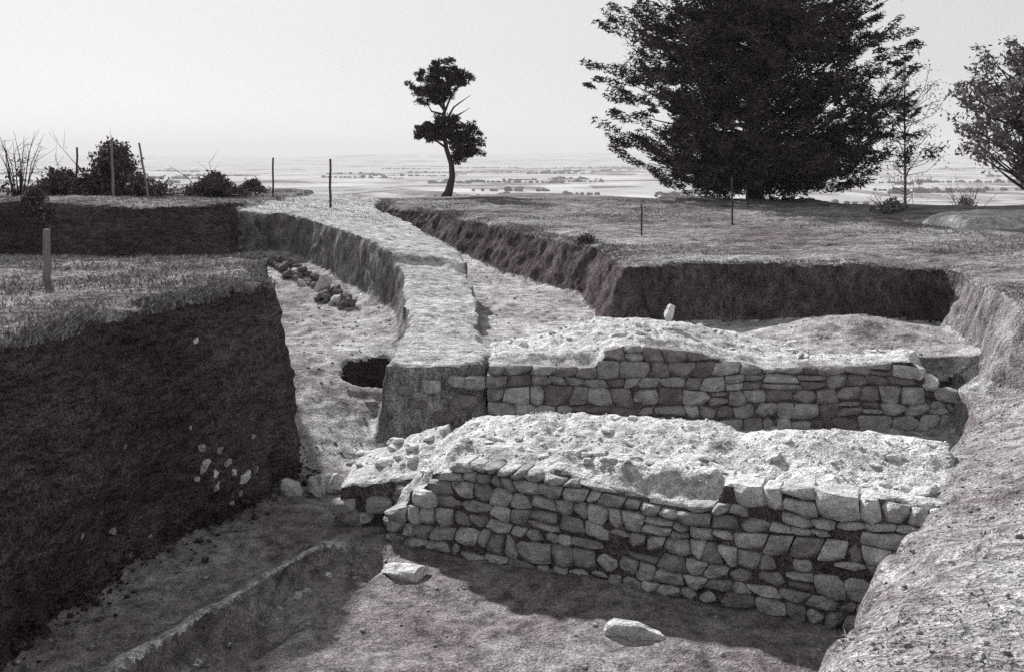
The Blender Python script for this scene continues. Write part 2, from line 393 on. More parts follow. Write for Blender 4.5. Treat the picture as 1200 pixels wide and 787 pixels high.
piece('ridge_lit_tone', RIDGE, M_BAULK, kind='structure', label='low ridge beside a shallow gully on the trench floor, painted paler as if lit')
piece('pit_floor', ID == 7, M_RAMP, kind='structure', label='earth floor of the pit behind the far wall')
tr = empty('trench_ramp', (0, 0, 0), kind='structure', label='bright sloping trench floor between left baulk and pale baulk')
piece('floor_surface', (ID == 8) & FLAT, M_RAMP, tr); piece('cut_face', (ID == 8) & ~FLAT, M_CUT, tr)  # dark earth on the hollow's steep walls paints its shade deeper

# the land beyond, one sheet to the horizon
M_VALLEY, nt, b = new_mat('valley_fields')
tc = nt.nodes.new('ShaderNodeTexCoord'); mp = nt.nodes.new('ShaderNodeMapping'); mp.inputs['Scale'].default_value = (1 / 210, 1 / 330, 0)
nt.links.new(tc.outputs['Object'], mp.inputs[0])
vo = nz(nt, 1.0, kind='ShaderNodeTexVoronoi', vec=mp.outputs[0])
sep = nt.nodes.new('ShaderNodeSeparateColor'); nt.links.new(vo.outputs['Color'], sep.inputs[0])
fields = ramp(nt, sep.outputs[0], [(0.0, g(0.03)), (0.35, g(0.06)), (0.6, g(0.11)), (0.78, g(0.2)), (1.0, g(0.42))]).outputs[0]
nn = nz(nt, 0.006, 5, 0.65, vec=tc.outputs['Object'])
fields = mix(nt, 1.0, fields, ramp(nt, nn.outputs['Fac'], [(0.3, (0.55, 0.55, 0.55, 1)), (0.7, (1.3, 1.3, 1.3, 1))]).outputs[0], 'MULTIPLY')
nt.links.new(fields, b.inputs['Color'])
def grid_sheet(xs, ys, cut, down):
    X, Y = np.meshgrid(xs, ys, indexing='ij'); Z = outer(X, Y)
    idx = np.arange(X.size).reshape(X.shape)
    f = np.stack([idx[:-1, :-1], idx[1:, :-1], idx[1:, 1:], idx[:-1, 1:]], -1).reshape(-1, 4)
    P = np.stack([X, Y, Z], -1).reshape(-1, 3); c = P[f].mean(1)
    x0, x1, y0, y1 = cut
    ins = (c[:, 0] > x0) & (c[:, 0] < x1) & (c[:, 1] > y0) & (c[:, 1] < y1)
    P[:, 2] -= np.where((P[:, 0] > X0) & (P[:, 0] < X1) & (P[:, 1] > Y0) & (P[:, 1] < Y1), down, 0)
    return P, f[~ins]
def warp(a, b, near0, near1, step, grow):
    l = list(np.arange(near0, near1 + 1e-6, step)); s = step
    while l[-1] < b: s *= grow; l.append(l[-1] + s)
    s = step
    while l[0] > a: s *= grow; l.insert(0, l[0] - s)
    return np.array(l)
xs = warp(-9000, 9000, -30, 34, 0.4, 1.13); ys = warp(-120, 11500, -2, 64, 0.4, 1.07)
P, f = grid_sheet(xs, ys, (X0 + .6, X1 - .6, Y0 + .6, Y1 - .6), 0.06)
c = P[f].mean(1); hi = (c[:, 1] < edge_y(c[:, 0]) + 6) & (np.abs(c[:, 0]) < 80)
link('ground', mesh_np('ground', P, f, (M_FIELD, M_VALLEY), np.where(hi, 0, 1)), kind='structure', label='upland turf falling to a wide hazy valley of fields')

def ground_z(x, y):
    x = np.atleast_1d(np.asarray(x, float)); y = np.atleast_1d(np.asarray(y, float))
    ins = (x > X0 + .2) & (x < X1 - .2) & (y > Y0 + .2) & (y < Y1 - .2)
    return np.where(ins, tops(x, y)[0], outer(x, y))
gz = lambda x, y: float(ground_z(x, y)[0])

# ------------------------------------------------------------------ stones
def cube_sphere(n):
    V = {}; F = []
    def vid(p):
        k = tuple(round(q, 5) for q in p)
        return V.setdefault(k, len(V))
    t = np.linspace(-1, 1, n + 1)
    for ax in range(3):
        for s in (-1, 1):
            for i in range(n):
                for j in range(n):
                    q = []
                    for a, b2 in ((i, j), (i + 1, j), (i + 1, j + 1), (i, j + 1)):
                        p = [0, 0, 0]; p[ax] = s; p[(ax + 1) % 3] = t[a]; p[(ax + 2) % 3] = t[b2]; q.append(vid(p))
                    F.append(q if s > 0 else q[::-1])
    return np.array(sorted(V, key=V.get)), np.array(F)
CS, CF = cube_sphere(5)
CS3, CF3 = cube_sphere(2)
def rock(seed, box=4.0, cuts=7, mat=None, base=(CS, CF), rough=0.07, lo=.56, hi=.82):
    r = np.random.default_rng(seed); P, Fq = base
    P = P / (np.abs(P) ** box).sum(1)[:, None] ** (1 / box)
    for _ in range(cuts):
        n = r.normal(size=3); n /= np.linalg.norm(n); h = np.abs(n).sum() * r.uniform(lo, hi)
        P = P - np.maximum(0, P @ n - h)[:, None] * n
    P = P + P / np.linalg.norm(P, axis=1)[:, None] * (rough * fbm(P, 1.6, 2, seed))[:, None]
    P = P / np.abs(P).max(0)
    return mesh_np('stone', P, Fq, (mat,), smooth=False)
POOL = [rock(100 + k, 6.5, 9, M_STONE) for k in range(26)]
POOL2 = [rock(200 + k, 6.5, 9, M_STONE2) for k in range(26)]
POOLP = [rock(300 + k, 2.8, 12, M_PALE, rough=0.14, lo=.40, hi=.60) for k in range(16)]
POOLD = [rock(500 + k, 2.8, 12, M_DARKST, rough=0.16, lo=.40, hi=.60) for k in range(10)]
POOLG = [rock(400 + k, 2.8, 12, M_STONE2, rough=0.14, lo=.40, hi=.60) for k in range(12)]

def put(pool, loc, dims, rot=(0, 0, 0), parent=None, name='stone', **props):
    o = link(name, random.choice(pool), parent, **props)
    o.location = loc; o.scale = [d / 2 for d in dims]; o.rotation_euler = rot; return o

def hewn(seed, corners, depth, mat):
    """one hewn stone filling a four-cornered bed in the face (local x along, z up), its front broken into a few flat planes"""
    r = np.random.default_rng(seed); n, m = 7, 6
    S, T = np.meshgrid(np.linspace(-1, 1, n + 1), np.linspace(-1, 1, m + 1), indexing='ij')
    ra, rb = r.uniform(.02, .13, 2)
    s = S * (1 - ra * T ** 4 * r.uniform(.4, 1)); t = T * (1 - rb * S ** 4)
    s = s + .04 * r.normal() * T ** 2 * (1 - S ** 2); t = t + .05 * r.normal() * S * (1 - T ** 2)
    (x0, z0), (x1, z1), (x2, z2), (x3, z3) = corners                 # bl, br, tr, tl
    a, b, c, d = (1 - s) * (1 - t) / 4, (1 + s) * (1 - t) / 4, (1 + s) * (1 + t) / 4, (1 - s) * (1 + t) / 4
    X = a * x0 + b * x1 + c * x2 + d * x3; Z = a * z0 + b * z1 + c * z2 + d * z3
    bul = r.uniform(.03, .06); y = -bul + .012 * r.normal() * S + .012 * r.normal() * T
    for q in range(7):
        an = q * math.pi / 3.5 + r.uniform(-.4, .4); e = S * math.cos(an) + T * math.sin(an)
        y = np.maximum(y, (e - r.uniform(.45, .95)) * r.uniform(.06, .16) - bul)
    P = np.stack([X, y, Z], -1); y = y + .010 * fbm(P + seed, 9.0, 2, seed % 97) + .006 * noise(P + seed, 26.0, seed % 89)
    P = np.stack([X, y + r.uniform(-.025, .03), Z], -1)
    idx = np.arange(S.size).reshape(S.shape); F1 = np.stack([idx[:-1, :-1], idx[1:, :-1], idx[1:, 1:], idx[:-1, 1:]], -1).reshape(-1, 4)
    ring = np.concatenate([idx[:, 0], idx[-1, 1:], idx[-2::-1, -1], idx[0, -2:0:-1]])
    V1 = P.reshape(-1, 3); B = V1[ring].copy(); B[:, 1] = depth; B[:, 0] += (B[:, 0].mean() - B[:, 0]) * .1; k = len(V1) + np.arange(len(ring))
    F2 = np.stack([np.roll(ring, -1), ring, k, np.roll(k, -1)], -1)
    V1 = np.concatenate([V1, B]); c0 = V1.mean(0)
    return mesh_np('stone', V1 - c0, np.concatenate([F1, F2]), (mat,), smooth=False), c0

def masonry(parent, L, z0, T, ustart, hrange, wrange, mat, depth, seed):
    """face stones laid course by course in fitted beds; local x along the wall, y into it, z up"""
    r = random.Random(seed); zb = [z0]; ztop = max(T(u) for u in np.linspace(0, L, 60)) + .1
    while zb[-1] < ztop: zb.append(zb[-1] + r.uniform(*hrange))
    ph = [(r.uniform(0, 6), r.uniform(0, 6), r.uniform(.8, 1.6), r.uniform(2.5, 4.5)) for _ in zb]
    def Z(k, u):
        a, b, f1, f2 = ph[k]; return zb[k] + (0 if k == 0 else .035 * math.sin(f1 * u + a) + .022 * math.sin(f2 * u + b))
    n = seed * 1000
    for k in range(len(zb) - 1):
        u = ustart((zb[k] + zb[k + 1]) / 2) + r.uniform(-.02, .05); ll = 0.0
        while u < L - .06:
            w = r.uniform(*wrange) * (1.35 if r.random() < .12 else 1); 
            if L - u - w < .12: w = L - u
            lr = r.uniform(-.05, .05); um = u + w / 2; g1 = r.uniform(.001, .009); top = T(um)
            beds = [(0, 1)]
            if w > wrange[0] * 1.2 and r.random() < .12: q = r.uniform(.38, .6); beds = [(0, q), (q, 1)]
            for b0, b1 in beds:
                zz = lambda uu, f: Z(k, uu) * (1 - f) + Z(k + 1, uu) * f
                ub0, ub1, ut1, ut0 = u + ll * (2 * b0 - 1), u + w + lr * (2 * b0 - 1), u + w + lr * (2 * b1 - 1), u + ll * (2 * b1 - 1)
                cap = lambda uu: min(zz(uu, b1), T(uu) + .03, top + .05)
                zl, zr = cap(ut0), cap(ut1); bl, br = zz(ub0, b0), zz(ub1, b0)
                if min(zl - bl, zr - br) < .065: continue
                n += 1
                me, c0 = hewn(n, [(ub0 + g1, bl + g1), (ub1 - g1, br + g1), (ut1 - g1, zr - g1), (ut0 + g1, zl - g1)], depth * r.uniform(.8, 1.1), mat)
                o = link('stone', me, parent); o.location = c0
            u += w; ll = lr

def wall_thing(name, loc, rotz, L, thick, z0, profs, mat_core, label, cat, voxel=0.05):
    """Empty + rubble core; profs: (depth into the wall, top profile) from front to back, in world z"""
    r = empty(name, (loc[0], loc[1], 0), label=label, category=cat); r.rotation_euler.z = rotz
    def Hf(x, y):
        p = np.stack([x + loc[0] * 3, y, x * 0], -1)
        hs = [np.interp(x, *q[1]) for q in profs]; top = hs[0]
        for q in range(len(profs) - 1): top = top + (hs[q + 1] - hs[q]) * sstep(profs[q][0], profs[q + 1][0], y)
        top = top + 0.03 * fbm(p, 1.9, 3, 5) + 0.03 * np.abs(noise(p, 6.5, 15)) - 0.04 * sstep(.25, .7, noise(p, 2.6, 35))
        s = np.maximum(np.maximum(-x + .06, x - L), np.maximum(.035 - y, y - thick + .12 * noise(p, 1.6, 29))) + 0.03 * noise(p, 3.0, 25)
        return np.where(s < 0, top, np.maximum(z0 - .3, top - 30 * s))
    V2, N2, F2 = solid(Hf, -.4, L + .4, -.3, thick + .4, voxel, z0 - .6, voxel)
    V2 = V2 + N2 * (0.018 * fbm(V2, 5.0, 2, 9) + 0.016 * noise(V2, 13.0, 19))[:, None]
    nzv = N2[F2].mean(1)[:, 2]; c = V2[F2].mean(1); keep = c[:, 2] > z0 - .2
    top = ((nzv > 0.45) | (c[:, 1] > .26)) & keep
    for nm, sel, mt in (('rubble_top', top, mat_core), ('core', ~top & keep, M_JOINT)):
        ff = F2[sel]; u, inv = np.unique(ff, return_inverse=True)
        link(nm, mesh_np(nm, V2[u], inv.reshape(ff.shape), (mt,)), r)
    return r, Hf

# ---- the near wall
p0 = Vector((-1.54, 11.6)); p1 = Vector((4.05, 9.03)); dv = p1 - p0; L1 = dv.length; rz1 = math.atan2(dv.y, dv.x)
def profile(p, rz, v, pts, extra=()):
    """heights along a line at depth v in a wall, from sighted top points"""
    us, zs = [], []
    c, sn = math.cos(rz), math.sin(rz)
    for px, py in pts:
        q = (px - 600) / 1152                      # (p.x + u c - v s) = q (p.y + u s + v c)
        u = (q * (p[1] + v * c) - p[0] + v * sn) / (c - q * sn); yy = p[1] + u * sn + v * c
        us.append(u); zs.append(1.7 - (py - 185) * yy / 1152)
    return (us, zs)
Tf1 = profile(p0, rz1, 0.0, [(450, 600), (474, 592), (478, 576), (498, 572), (502, 556), (524, 552), (528, 541), (600, 552), (640, 556), (646, 548), (690, 566), (720, 575), (780, 592), (838, 594), (846, 570), (900, 574), (960, 578), (1000, 582), (1080, 594)])
Tm1 = profile(p0, rz1, 0.42, [(450, 585), (490, 560), (520, 535), (540, 518), (600, 528), (640, 536), (655, 528), (700, 538), (760, 548), (835, 552), (850, 560), (1000, 572), (1090, 582)])
Tb1 = profile(p0, rz1, 1.5, [(440, 560), (480, 540), (520, 512), (545, 497), (560, 491), (600, 490), (640, 484), (700, 486), (800, 492), (840, 498), (868, 511), (890, 506), (950, 506), (1000, 510), (1050, 515), (1120, 524)])
wall1, H1 = wall_thing('stone_wall', p0, rz1, L1, 1.65, -2.85, [(.12, Tf1), (.40, Tm1), (1.5, Tb1)], M_CORE, 'near thick stone wall with pale rubble top and coursed face, in the front trench', 'wall', 0.04)
masonry(wall1, L1, -2.82, lambda u: float(np.interp(u, *Tf1)), lambda z: float(np.interp(z, [-2.8, -2.4, -2.2, -1.95, -1.78], [0, .0, .26, .5, .8])),
        (.125, .205), (.14, .33), M_STONE, .34, 3)
r = random.Random(5)
for k in range(80):
    u = r.uniform(.3, L1 - .1); v = r.uniform(.4, 1.5) if k > 40 else r.uniform(.34, .56)
    sz = r.uniform(.07, .2)
    put(POOLP, (u, v, float(H1(np.array(u), np.array(v))) - sz * .02), (sz * r.uniform(.9, 1.5), sz * r.uniform(.8, 1.2), sz * .5), (r.uniform(-.3, .3), r.uniform(-.3, .3), r.uniform(0, 6)), wall1)

# ---- the far wall
L2 = 7.35; X2 = -.42; Y2 = 15.38; pw2 = (X2, Y2)
uf = lambda px: (px - 600) / 1152 * Y2 - X2
Tf2 = profile(pw2, 0, 0.0, [(570, 428), (640, 431), (694, 433), (708, 414), (730, 406), (800, 412), (850, 420), (900, 433), (1000, 428), (1072, 424), (1084, 440), (1096, 462), (1118, 468), (1126, 488), (1150, 500)])
Tm2 = profile(pw2, 0, 0.5, [(570, 412), (640, 414), (690, 410), (720, 396), (800, 398), (850, 408), (900, 418), (1000, 418), (1072, 412), (1090, 450), (1150, 480)])
Tb2 = profile(pw2, 0, 1.7, [(570, 404), (620, 396), (660, 384), (700, 374), (750, 374), (800, 379), (870, 392), (940, 404), (1000, 405), (1060, 412), (1090, 440), (1150, 470)])
wall2, H2 = wall_thing('stone_wall', pw2, 0, L2, 1.9, -2.85, [(.12, Tf2), (.5, Tm2), (1.7, Tb2)], M_CORE, 'far stone wall of larger blocks behind the near wall, with ragged broken right end', 'wall', 0.05)
masonry(wall2, L2, -2.82, lambda u: float(np.interp(u, *Tf2)), lambda z: 0.02, (.18, .28), (.21, .44), M_STONE2, .42, 8)
for k in range(70):
    u = r.uniform(.1, L2 - .3); v = r.uniform(.45, 1.8); sz = r.uniform(.08, .22)
    put(POOLP, (u, v, float(H2(np.array(u), np.array(v))) - sz * .02), (sz * r.uniform(.9, 1.5), sz, sz * .5), (r.uniform(-.3, .3), r.uniform(-.3, .3), r.uniform(0, 6)), wall2)
for px, py, sz in ((1092, 452, .34), (1112, 466, .36), (1100, 478, .3), (1128, 486, .34), (1075, 436, .3)):
    put(POOLP if sz < .35 else POOLG, (uf(px), .1, 1.7 - (py - 185) * Y2 / 1152), (sz * 1.2, sz, sz * .8), (.1, .2, px), wall2)
put(POOLP, (uf(782) + .25, 1.35, -.95), (.2, .16, .34), (.1, .25, .4), wall2)

# ---- low rubble stub left of the near wall
stub, HS = wall_thing('rubble_wall', (-2.2, 12.05), 0, 1.35, 1.3, -2.85, [(.12, ([0, .5, 1.0, 1.35], [-2.34, -2.3, -2.22, -2.15])), (1.1, ([0, .5, 1.0, 1.35], [-2.36, -2.2, -2.0, -1.9]))], M_CORE,
                      'low broken rubble stub joining the left end of the near wall', 'wall', 0.05)
for k in range(14):
    u = r.uniform(.0, 1.35); v = r.uniform(.1, 1.3); s = r.uniform(.1, .24)
    put(POOLP if r.random() < .75 else POOLG, (u, v, float(HS(np.array(u), np.array(v))) + s * .04), (s * 1.3, s, s * .6), (r.uniform(-.3, .3), r.uniform(-.3, .3), r.uniform(0, 6)), stub)
for k in range(10):
    s = r.uniform(.16, .28); put(POOL2, (r.uniform(0, 1.2), .03, r.uniform(-2.75, -2.35)), (s * 1.3, s, s * .8), (0, r.uniform(-.15, .15), 0), stub)

# ---- rubble line at the foot of the pale baulk
line = empty('rubble_wall', (-5.0, 24.3, 0), label='ragged line of rubble at the foot of the pale earth baulk', category='wall')
pth = [(-7.3, 26.3), (-6.2, 25.9), (-5.3, 24.3), (-4.4, 22.9), (-3.7, 21.6)]
for k in range(85):
    t = r.random() * 3.999; i = int(t); ff = t - i
    x = pth[i][0] * (1 - ff) + pth[i + 1][0] * ff + r.uniform(-.2, .3); y = pth[i][1] * (1 - ff) + pth[i + 1][1] * ff + r.uniform(-.2, .25)
    s = r.uniform(.10, .30)
    o = put(POOLP if r.random() < .06 else POOLD, (x, y, gz(x, y) + s * r.uniform(.1, .45)), (s * 1.3, s, s * .8), (r.uniform(-.4, .4), r.uniform(-.4, .4), r.uniform(0, 6)), line)
    o.matrix_parent_inverse = Matrix.Translation(line.location).inverted()

# ---- loose stones
def loose(px, py, z, dims, rot, label, pool=POOLP):
    Y = 1152 * (1.7 - z) / (py - 185); X = (px - 600) / 1152 * Y
    o = put(pool, (X, Y, gz(X, Y) + dims[2] * .20), dims, rot, None, 'loose_stone', label=label, category='stone', group='loose stones on the trench floors'); return o
loose(740, 748, -2.8, (.62, .26, .2), (.05, .05, -.15), 'long pale stone lying alone on floor before the near wall')
loose(478, 675, -2.8, (.62, .3, .16), (.1, .0, -.2), 'flat pale slab lying below the left end of near wall')
loose(341, 576, -2.8, (.34, .28, .26), (.2, .1, .3), 'small roundish pale stone at the foot of the left baulk corner')
loose(374, 574, -2.8, (.42, .36, .36), (.1, .3, 1.2), 'pale block with flat top in the line of three stones, middle one')
loose(397, 574, -2.8, (.38, .34, .42), (.3, .1, .4), 'tall pale block touching the rubble stub')
loose(378, 346, -1.55, (.34, .24, .6), (.15, .5, .3), 'white upright pointed slab in rubble at foot of pale baulk')
loose(435, 452, -2.1, (.3, .22, .14), (.1, .1, .6), 'small stone on bright trench slope near dark hollow', POOLG)

# ---- stones in the tall cut face of the left baulk
def in_face(px, py, s, pool):
    sel = (ID == 0) & ~FLAT & (C[:, 0] > -8); cc = C[sel]
    e = (600 + 1152 * cc[:, 0] / cc[:, 1] - px) ** 2 + (185 + 1152 * (1.7 - cc[:, 2]) / cc[:, 1] - py) ** 2 + 40 * cc[:, 1]
    fx, yy, zz = cc[np.argmin(e)]
    o = put(pool, (fx - .02, yy, zz), (s * .5, s * .95, s * .62), (r.uniform(-.4, .4), r.uniform(-.3, .3), r.uniform(-.4, .4)), left_bank)
for px, py, s, pl in ((232, 398, .13, 1), (244, 545, .26, 1), (268, 540, .2, 0), (289, 560, .24, 1), (240, 524, .16, 0), (255, 572, .2, 0), (298, 512, .14, 1), 
                      (132, 620, .16, 1), (96, 626, .16, 0), (180, 630, .12, 1), (120, 596, .1, 0), (110, 580, .08, 1), (157, 652, .12, 0), (225, 500, .12, 0),
                      (275, 590, .14, 0), (150, 520, .1, 0), (252, 556, .18, 1), (278, 552, .16, 1), (262, 528, .16, 1), (300, 548, .16, 0), (282, 575, .15, 0), (236, 560, .14, 0), (312, 530, .14, 0)):
    in_face(px, py, s, POOLP if pl and 225 < px < 305 and py > 543 or py < 400 else POOLG)
for px, py, s in ((545, 470, .3), (520, 488, .26), (556, 448, .28), (490, 470, .22), (505, 452, .24), (475, 455, .2), (535, 446, .2)):
    yy = 15.47; put(POOL2, ((px - 600) / 1152 * yy, yy, 1.7 - (py - 185) * yy / 1152), (s * 1.4, .3, s * .8), (0, r.uniform(-.1, .1), 0), mid_bank)

# ------------------------------------------------------------------ trees
def leaves(centres, n_each, spread, size, r, flat=1.0, tilt=None, asp=.42):
    """many small leaf faces round the given centres; spread (k,3)"""
    k = len(centres); c = np.repeat(centres, n_each, 0); sp = np.repeat(spread, n_each, 0)
    d = r.normal(size=c.shape); d /= np.linalg.norm(d, axis=1)[:, None]; d *= r.random((len(c), 1)) ** .45
    p = c + d * sp
    if tilt is not None:
        a = np.repeat(tilt, n_each, 0); p[:, 2] += (d[:, 0] * a[:, 0] + d[:, 1] * a[:, 1]) * sp[:, 0]
    u = r.normal(size=p.shape); u[:, 2] *= flat; u /= np.linalg.norm(u, axis=1)[:, None]
    w = np.cross(u, r.normal(size=p.shape)); w /= np.linalg.norm(w, axis=1)[:, None]
    s = size * r.uniform(.6, 1.4, (len(p), 1))
    Vv = np.stack([p - u * s, p + w * s * asp, p + u * s, p - w * s * asp], 1).reshape(-1, 3)
    return Vv, np.arange(len(Vv)).reshape(-1, 4)

def crown(name, V3, F3, mat, root):
    o = link(name, mesh_np(name, V3, F3, (mat,), smooth=False), root); return o

def big_conifer(x, y):
    z = gz(x, y) - .2; up = -z; root = empty('conifer_tree', (x, y, z), label='huge dark bushy conifer standing behind the pits, its top beyond the picture', category='tree')
    r2 = np.random.default_rng(3); bag = Bag()
    bag.add(tube([(0, 0, -.3), (.05, 0, 2), (-.1, .1, 5), (0, 0, 8.5 + up), (.1, 0, 12 + up)], [.42, .36, .28, .17, .04], 10))
    limbs = Bag(); cs = []; sp = []; tl = []
    prof_z = [0.4, 0.9, 1.6, 3.0, 4.5, 6.0, 7.5, 9.0, 10.5, 12.2]
    prof_r = [2.7, 4.1, 5.2, 5.9, 6.2, 6.2, 6.1, 5.7, 4.7, 1.8]
    for k in range(360):
        zt = 0.45 + 11.4 * r2.random(); az = 2 * math.pi * (k * .618 + r2.normal() * .03)
        R = np.interp(zt, prof_z, prof_r) * r2.uniform(.62, 1.08)
        rise = r2.uniform(.05, .7); zt, zs = zt + up, max(.6, zt - R * rise) + up
        dirv = np.array([math.cos(az), math.sin(az)])
        pts = [(dirv[0] * R * t, dirv[1] * R * t, zs + (zt - zs) * t ** 1.3) for t in (0, .35, .7, 1.0)]
        if k % 2 == 0: limbs.add(tube(pts, [.09, .06, .035, .01], 5))
        for j in range(int(2 + R * 1.15)):
            t = r2.uniform(.34, 1.02); s = r2.normal(size=2) * .55
            cs.append((dirv[0] * R * t + s[0], dirv[1] * R * t + s[1], zs + (zt - zs) * t ** 1.3 + r2.normal() * .3))
            q = r2.uniform(.26, .75) * (1.1 - .3 * t); sp.append((q, q, q * r2.uniform(.3, .6)))
            tl.append(dirv * rise * 1.4)
    # single sprays that stick out of the outline
    for dx, dz in ((-6.9, 5.6), (-6.3, 7.4), (-5.8, 3.4), (6.0, 6.9), (6.2, 5.4), (6.4, 2.6), (5.6, 1.7), (-5.9, 4.2), (-5.4, 2.3), (6.1, 4.0), (4.4, .6), (3.3, .45)):
        for t in (.84, .93, 1.02):
            cs.append((dx * t, r2.normal() * .6, dz - .2 + t * .2 + up)); sp.append((.5, .5, .2)); tl.append((.35 * np.sign(dx), 0))
    V3, F3 = leaves(np.array(cs), 80, np.array(sp), .125, r2, .6, np.array(tl), .22)
    link('trunk', bag.mesh('trunk', M_BARK), root); link('limbs', limbs.mesh('limbs', M_BARK), root)
    crown('crown', V3, F3, M_CONIFER, root); return root
big_conifer(10.35, 42.0)

def small_pine(x, y):
    z = gz(x, y); root = empty('pine_tree', (x, y, z), label='small lone pine with two round crown tufts one above the other', category='tree')
    r2 = np.random.default_rng(9); bag = Bag(); m = y / 1152
    def at(px, py): return ((px - 525) * m, 0, (228 - py) * m)
    bag.add(tube([at(522, 231), at(526, 222), at(530, 205), at(529, 190), at(523, 172), at(520, 150), at(521, 128), at(516, 100), at(514, 80)], [.27, .2, .15, .13, .11, .09, .075, .05, .02], 8))
    for a, b2, c2 in (((529, 190), (540, 178), (556, 165)), ((524, 172), (508, 160), (494, 152)), ((521, 150), (535, 138), (552, 148)), ((521, 128), (508, 110), (490, 100)),
                      ((521, 130), (528, 112), (545, 92)), ((521, 142), (533, 124), (550, 108)), ((522, 140), (538, 132), (549, 122)), ((520, 132), (505, 128), (500, 118))):
        q = [Vector(at(*a)), Vector(at(*b2)), Vector(at(*c2))]; q[1].y += r2.normal() * .3; q[2].y += r2.normal() * .7
        bag.add(tube(q, [.06, .04, .012], 5))
    cs = []; sp = []
    def blob(px, py, rx, ry, n, s=.3):
        for _ in range(n):
            d = r2.normal(size=3); d /= np.linalg.norm(d); d *= r2.random() ** .4 * r2.uniform(.8, 1.25)
            c = at(px, py); cs.append((c[0] + d[0] * rx * m, d[1] * rx * m, c[2] + d[2] * ry * m)); q = s * r2.uniform(.35, 1.0); sp.append((q * 1.15, q, q * .7))
    blob(498, 100, 19, 20, 46); blob(522, 92, 21, 24, 56); blob(540, 90, 12, 10, 22); blob(512, 80, 10, 10, 12, .22); blob(519, 112, 8, 10, 12)
    blob(505, 152, 20, 12, 40); blob(530, 150, 22, 16, 50); blob(548, 165, 20, 18, 52); blob(540, 182, 12, 10, 18, .22); blob(522, 140, 14, 8, 18)
    V3, F3 = leaves(np.array(cs), 60, np.array(sp), .10, r2, 1.0, None, .25)
    link('trunk', bag.mesh('trunk', M_BARK), root); crown('crown', V3, F3, M_CONIFER, root)
small_pine((525 - 600) / 1152 * 44.5, 44.5)

def broad_tree(name, x, y, h, rc, zc, rv, nlimb, nleaf, lsize, mat, label, seed, lean=0.0, spread=.55, trunk=.2):
    z = gz(x, y); root = empty(name, (x, y, z), label=label, category='tree'); r2 = np.random.default_rng(seed)
    bag = Bag(); top = (lean * h, 0, h * .9)
    bag.add(tube([(0, 0, -.3), (lean * .2 * h, 0, h * .25), (lean * .6 * h, .1, h * .6), top], [trunk, trunk * .8, trunk * .5, .02], 8))
    cs = []; sp = []
    for k in range(nlimb):
        d = r2.normal(size=3); d /= np.linalg.norm(d); d *= r2.random() ** .33
        e = np.array([lean * zc + d[0] * rc, d[1] * rc, zc + d[2] * rv])
        b0 = np.array([lean * max(e[2] * .4, .5), 0, max(min(e[2] - .5 * rc, h * .6), h * .12)])
        mid = (b0 + e) / 2 + r2.normal(size=3) * .25 + np.array([0, 0, -.1])
        bag.add(tube([b0, mid, e], [trunk * .32, trunk * .18, .012], 4))
        for t in (.6, .8, 1.0):
            cs.append(mid + (e - mid) * t + r2.normal(size=3) * .15); q = spread * r2.uniform(.5, 1.1); sp.append((q, q, q * .7))
    V3, F3 = leaves(np.array(cs), nleaf, np.array(sp), lsize, r2)
    link('trunk', bag.mesh('trunk', M_BARK), root); crown('crown', V3, F3, mat, root); return root
broad_tree('broadleaf_tree', 23.0, 43, 8.4, 4.0, 4.8, 3.2, 170, 26, .11, M_BROAD, 'dark leafy tree cut off by the right edge of the picture', 21, -.02, .5)
broad_tree('poplar_tree', 19.0, 47.5, 9.0, 2.0, 5.0, 3.6, 60, 9, .07, M_THIN, 'thin almost leafless tree between the conifer and the right edge, haze painted into its pale leaves', 22, .0, .55, .07)

def shrub(name, x, y, w, h, n, nleaf, mat, label, seed, twigs=0, lsize=.06, dz=0.0):
    z = gz(x, y) + dz; root = empty(name, (x, y, z), label=label, category='shrub', group='shrubs on the upland'); r2 = np.random.default_rng(seed)
    cs = []; sp = []; bag = Bag()
    for k in range(n):
        a = r2.normal() * .45; zz = r2.random() ** .8; e = np.array([np.clip(a, -1, 1) * w * (1.05 - zz), r2.normal() * w * .22, zz * h * (1.1 - .6 * abs(a))])
        bag.add(tube([(e[0] * .3, e[1] * .3, -.1), (e[0] * .6, e[1] * .7, e[2] * .55), tuple(e)], [.02, .014, .005], 4))
        cs.append(e); q = .22 * r2.uniform(.6, 1.3); sp.append((q, q, q))
    for k in range(twigs):
        a = r2.uniform(-1, 1); e = np.array([a * w, r2.normal() * .2, h * r2.uniform(.9, 1.9)])
        mid = e * .55 + r2.normal(size=3) * .06
        bag.add(tube([(e[0] * .2, 0, -.1), tuple(mid), tuple(e)], [.022, .014, .004], 4))
        for q in range(3):
            t = e * r2.uniform(.55, .95); bag.add(tube([tuple(t), tuple(t + r2.normal(size=3) * .22 + np.array([0, 0, .12]))], [.008, .003], 3))
    link('stems', bag.mesh('stems', M_BARK), root)
    if nleaf:
        V3, F3 = leaves(np.array(cs), nleaf, np.array(sp), lsize, r2); crown('foliage', V3, F3, mat, root)
    return root
def gpos(px, Y): return ((px - 600) / 1152 * Y, Y)
shrub('shrub', *gpos(133, 31.5), 2.3, 1.6, 320, 30, M_BUSH, 'tall peaked dark bush among the left fence posts', 31, 2)
shrub('shrub', *gpos(70, 30.5), 2.0, .75, 130, 26, M_BUSH, 'low dark thicket at the far left beside the peaked bush', 32, 1)
shrub('shrub', *gpos(250, 33.5), 1.8, .7, 150, 30, M_BUSH, 'low rounded dark bush right of the left fence posts', 33, 2)
shrub('shrub', *gpos(295, 36.5), 1.0, .38, 50, 40, M_BUSH, 'small flat dark bush by the dark fence post', 34, 0)
shrub('shrub', *gpos(24, 25.4), .8, 1.0, 8, 14, M_BUSH, 'bare twiggy shrub at the far left edge', 35, 16)
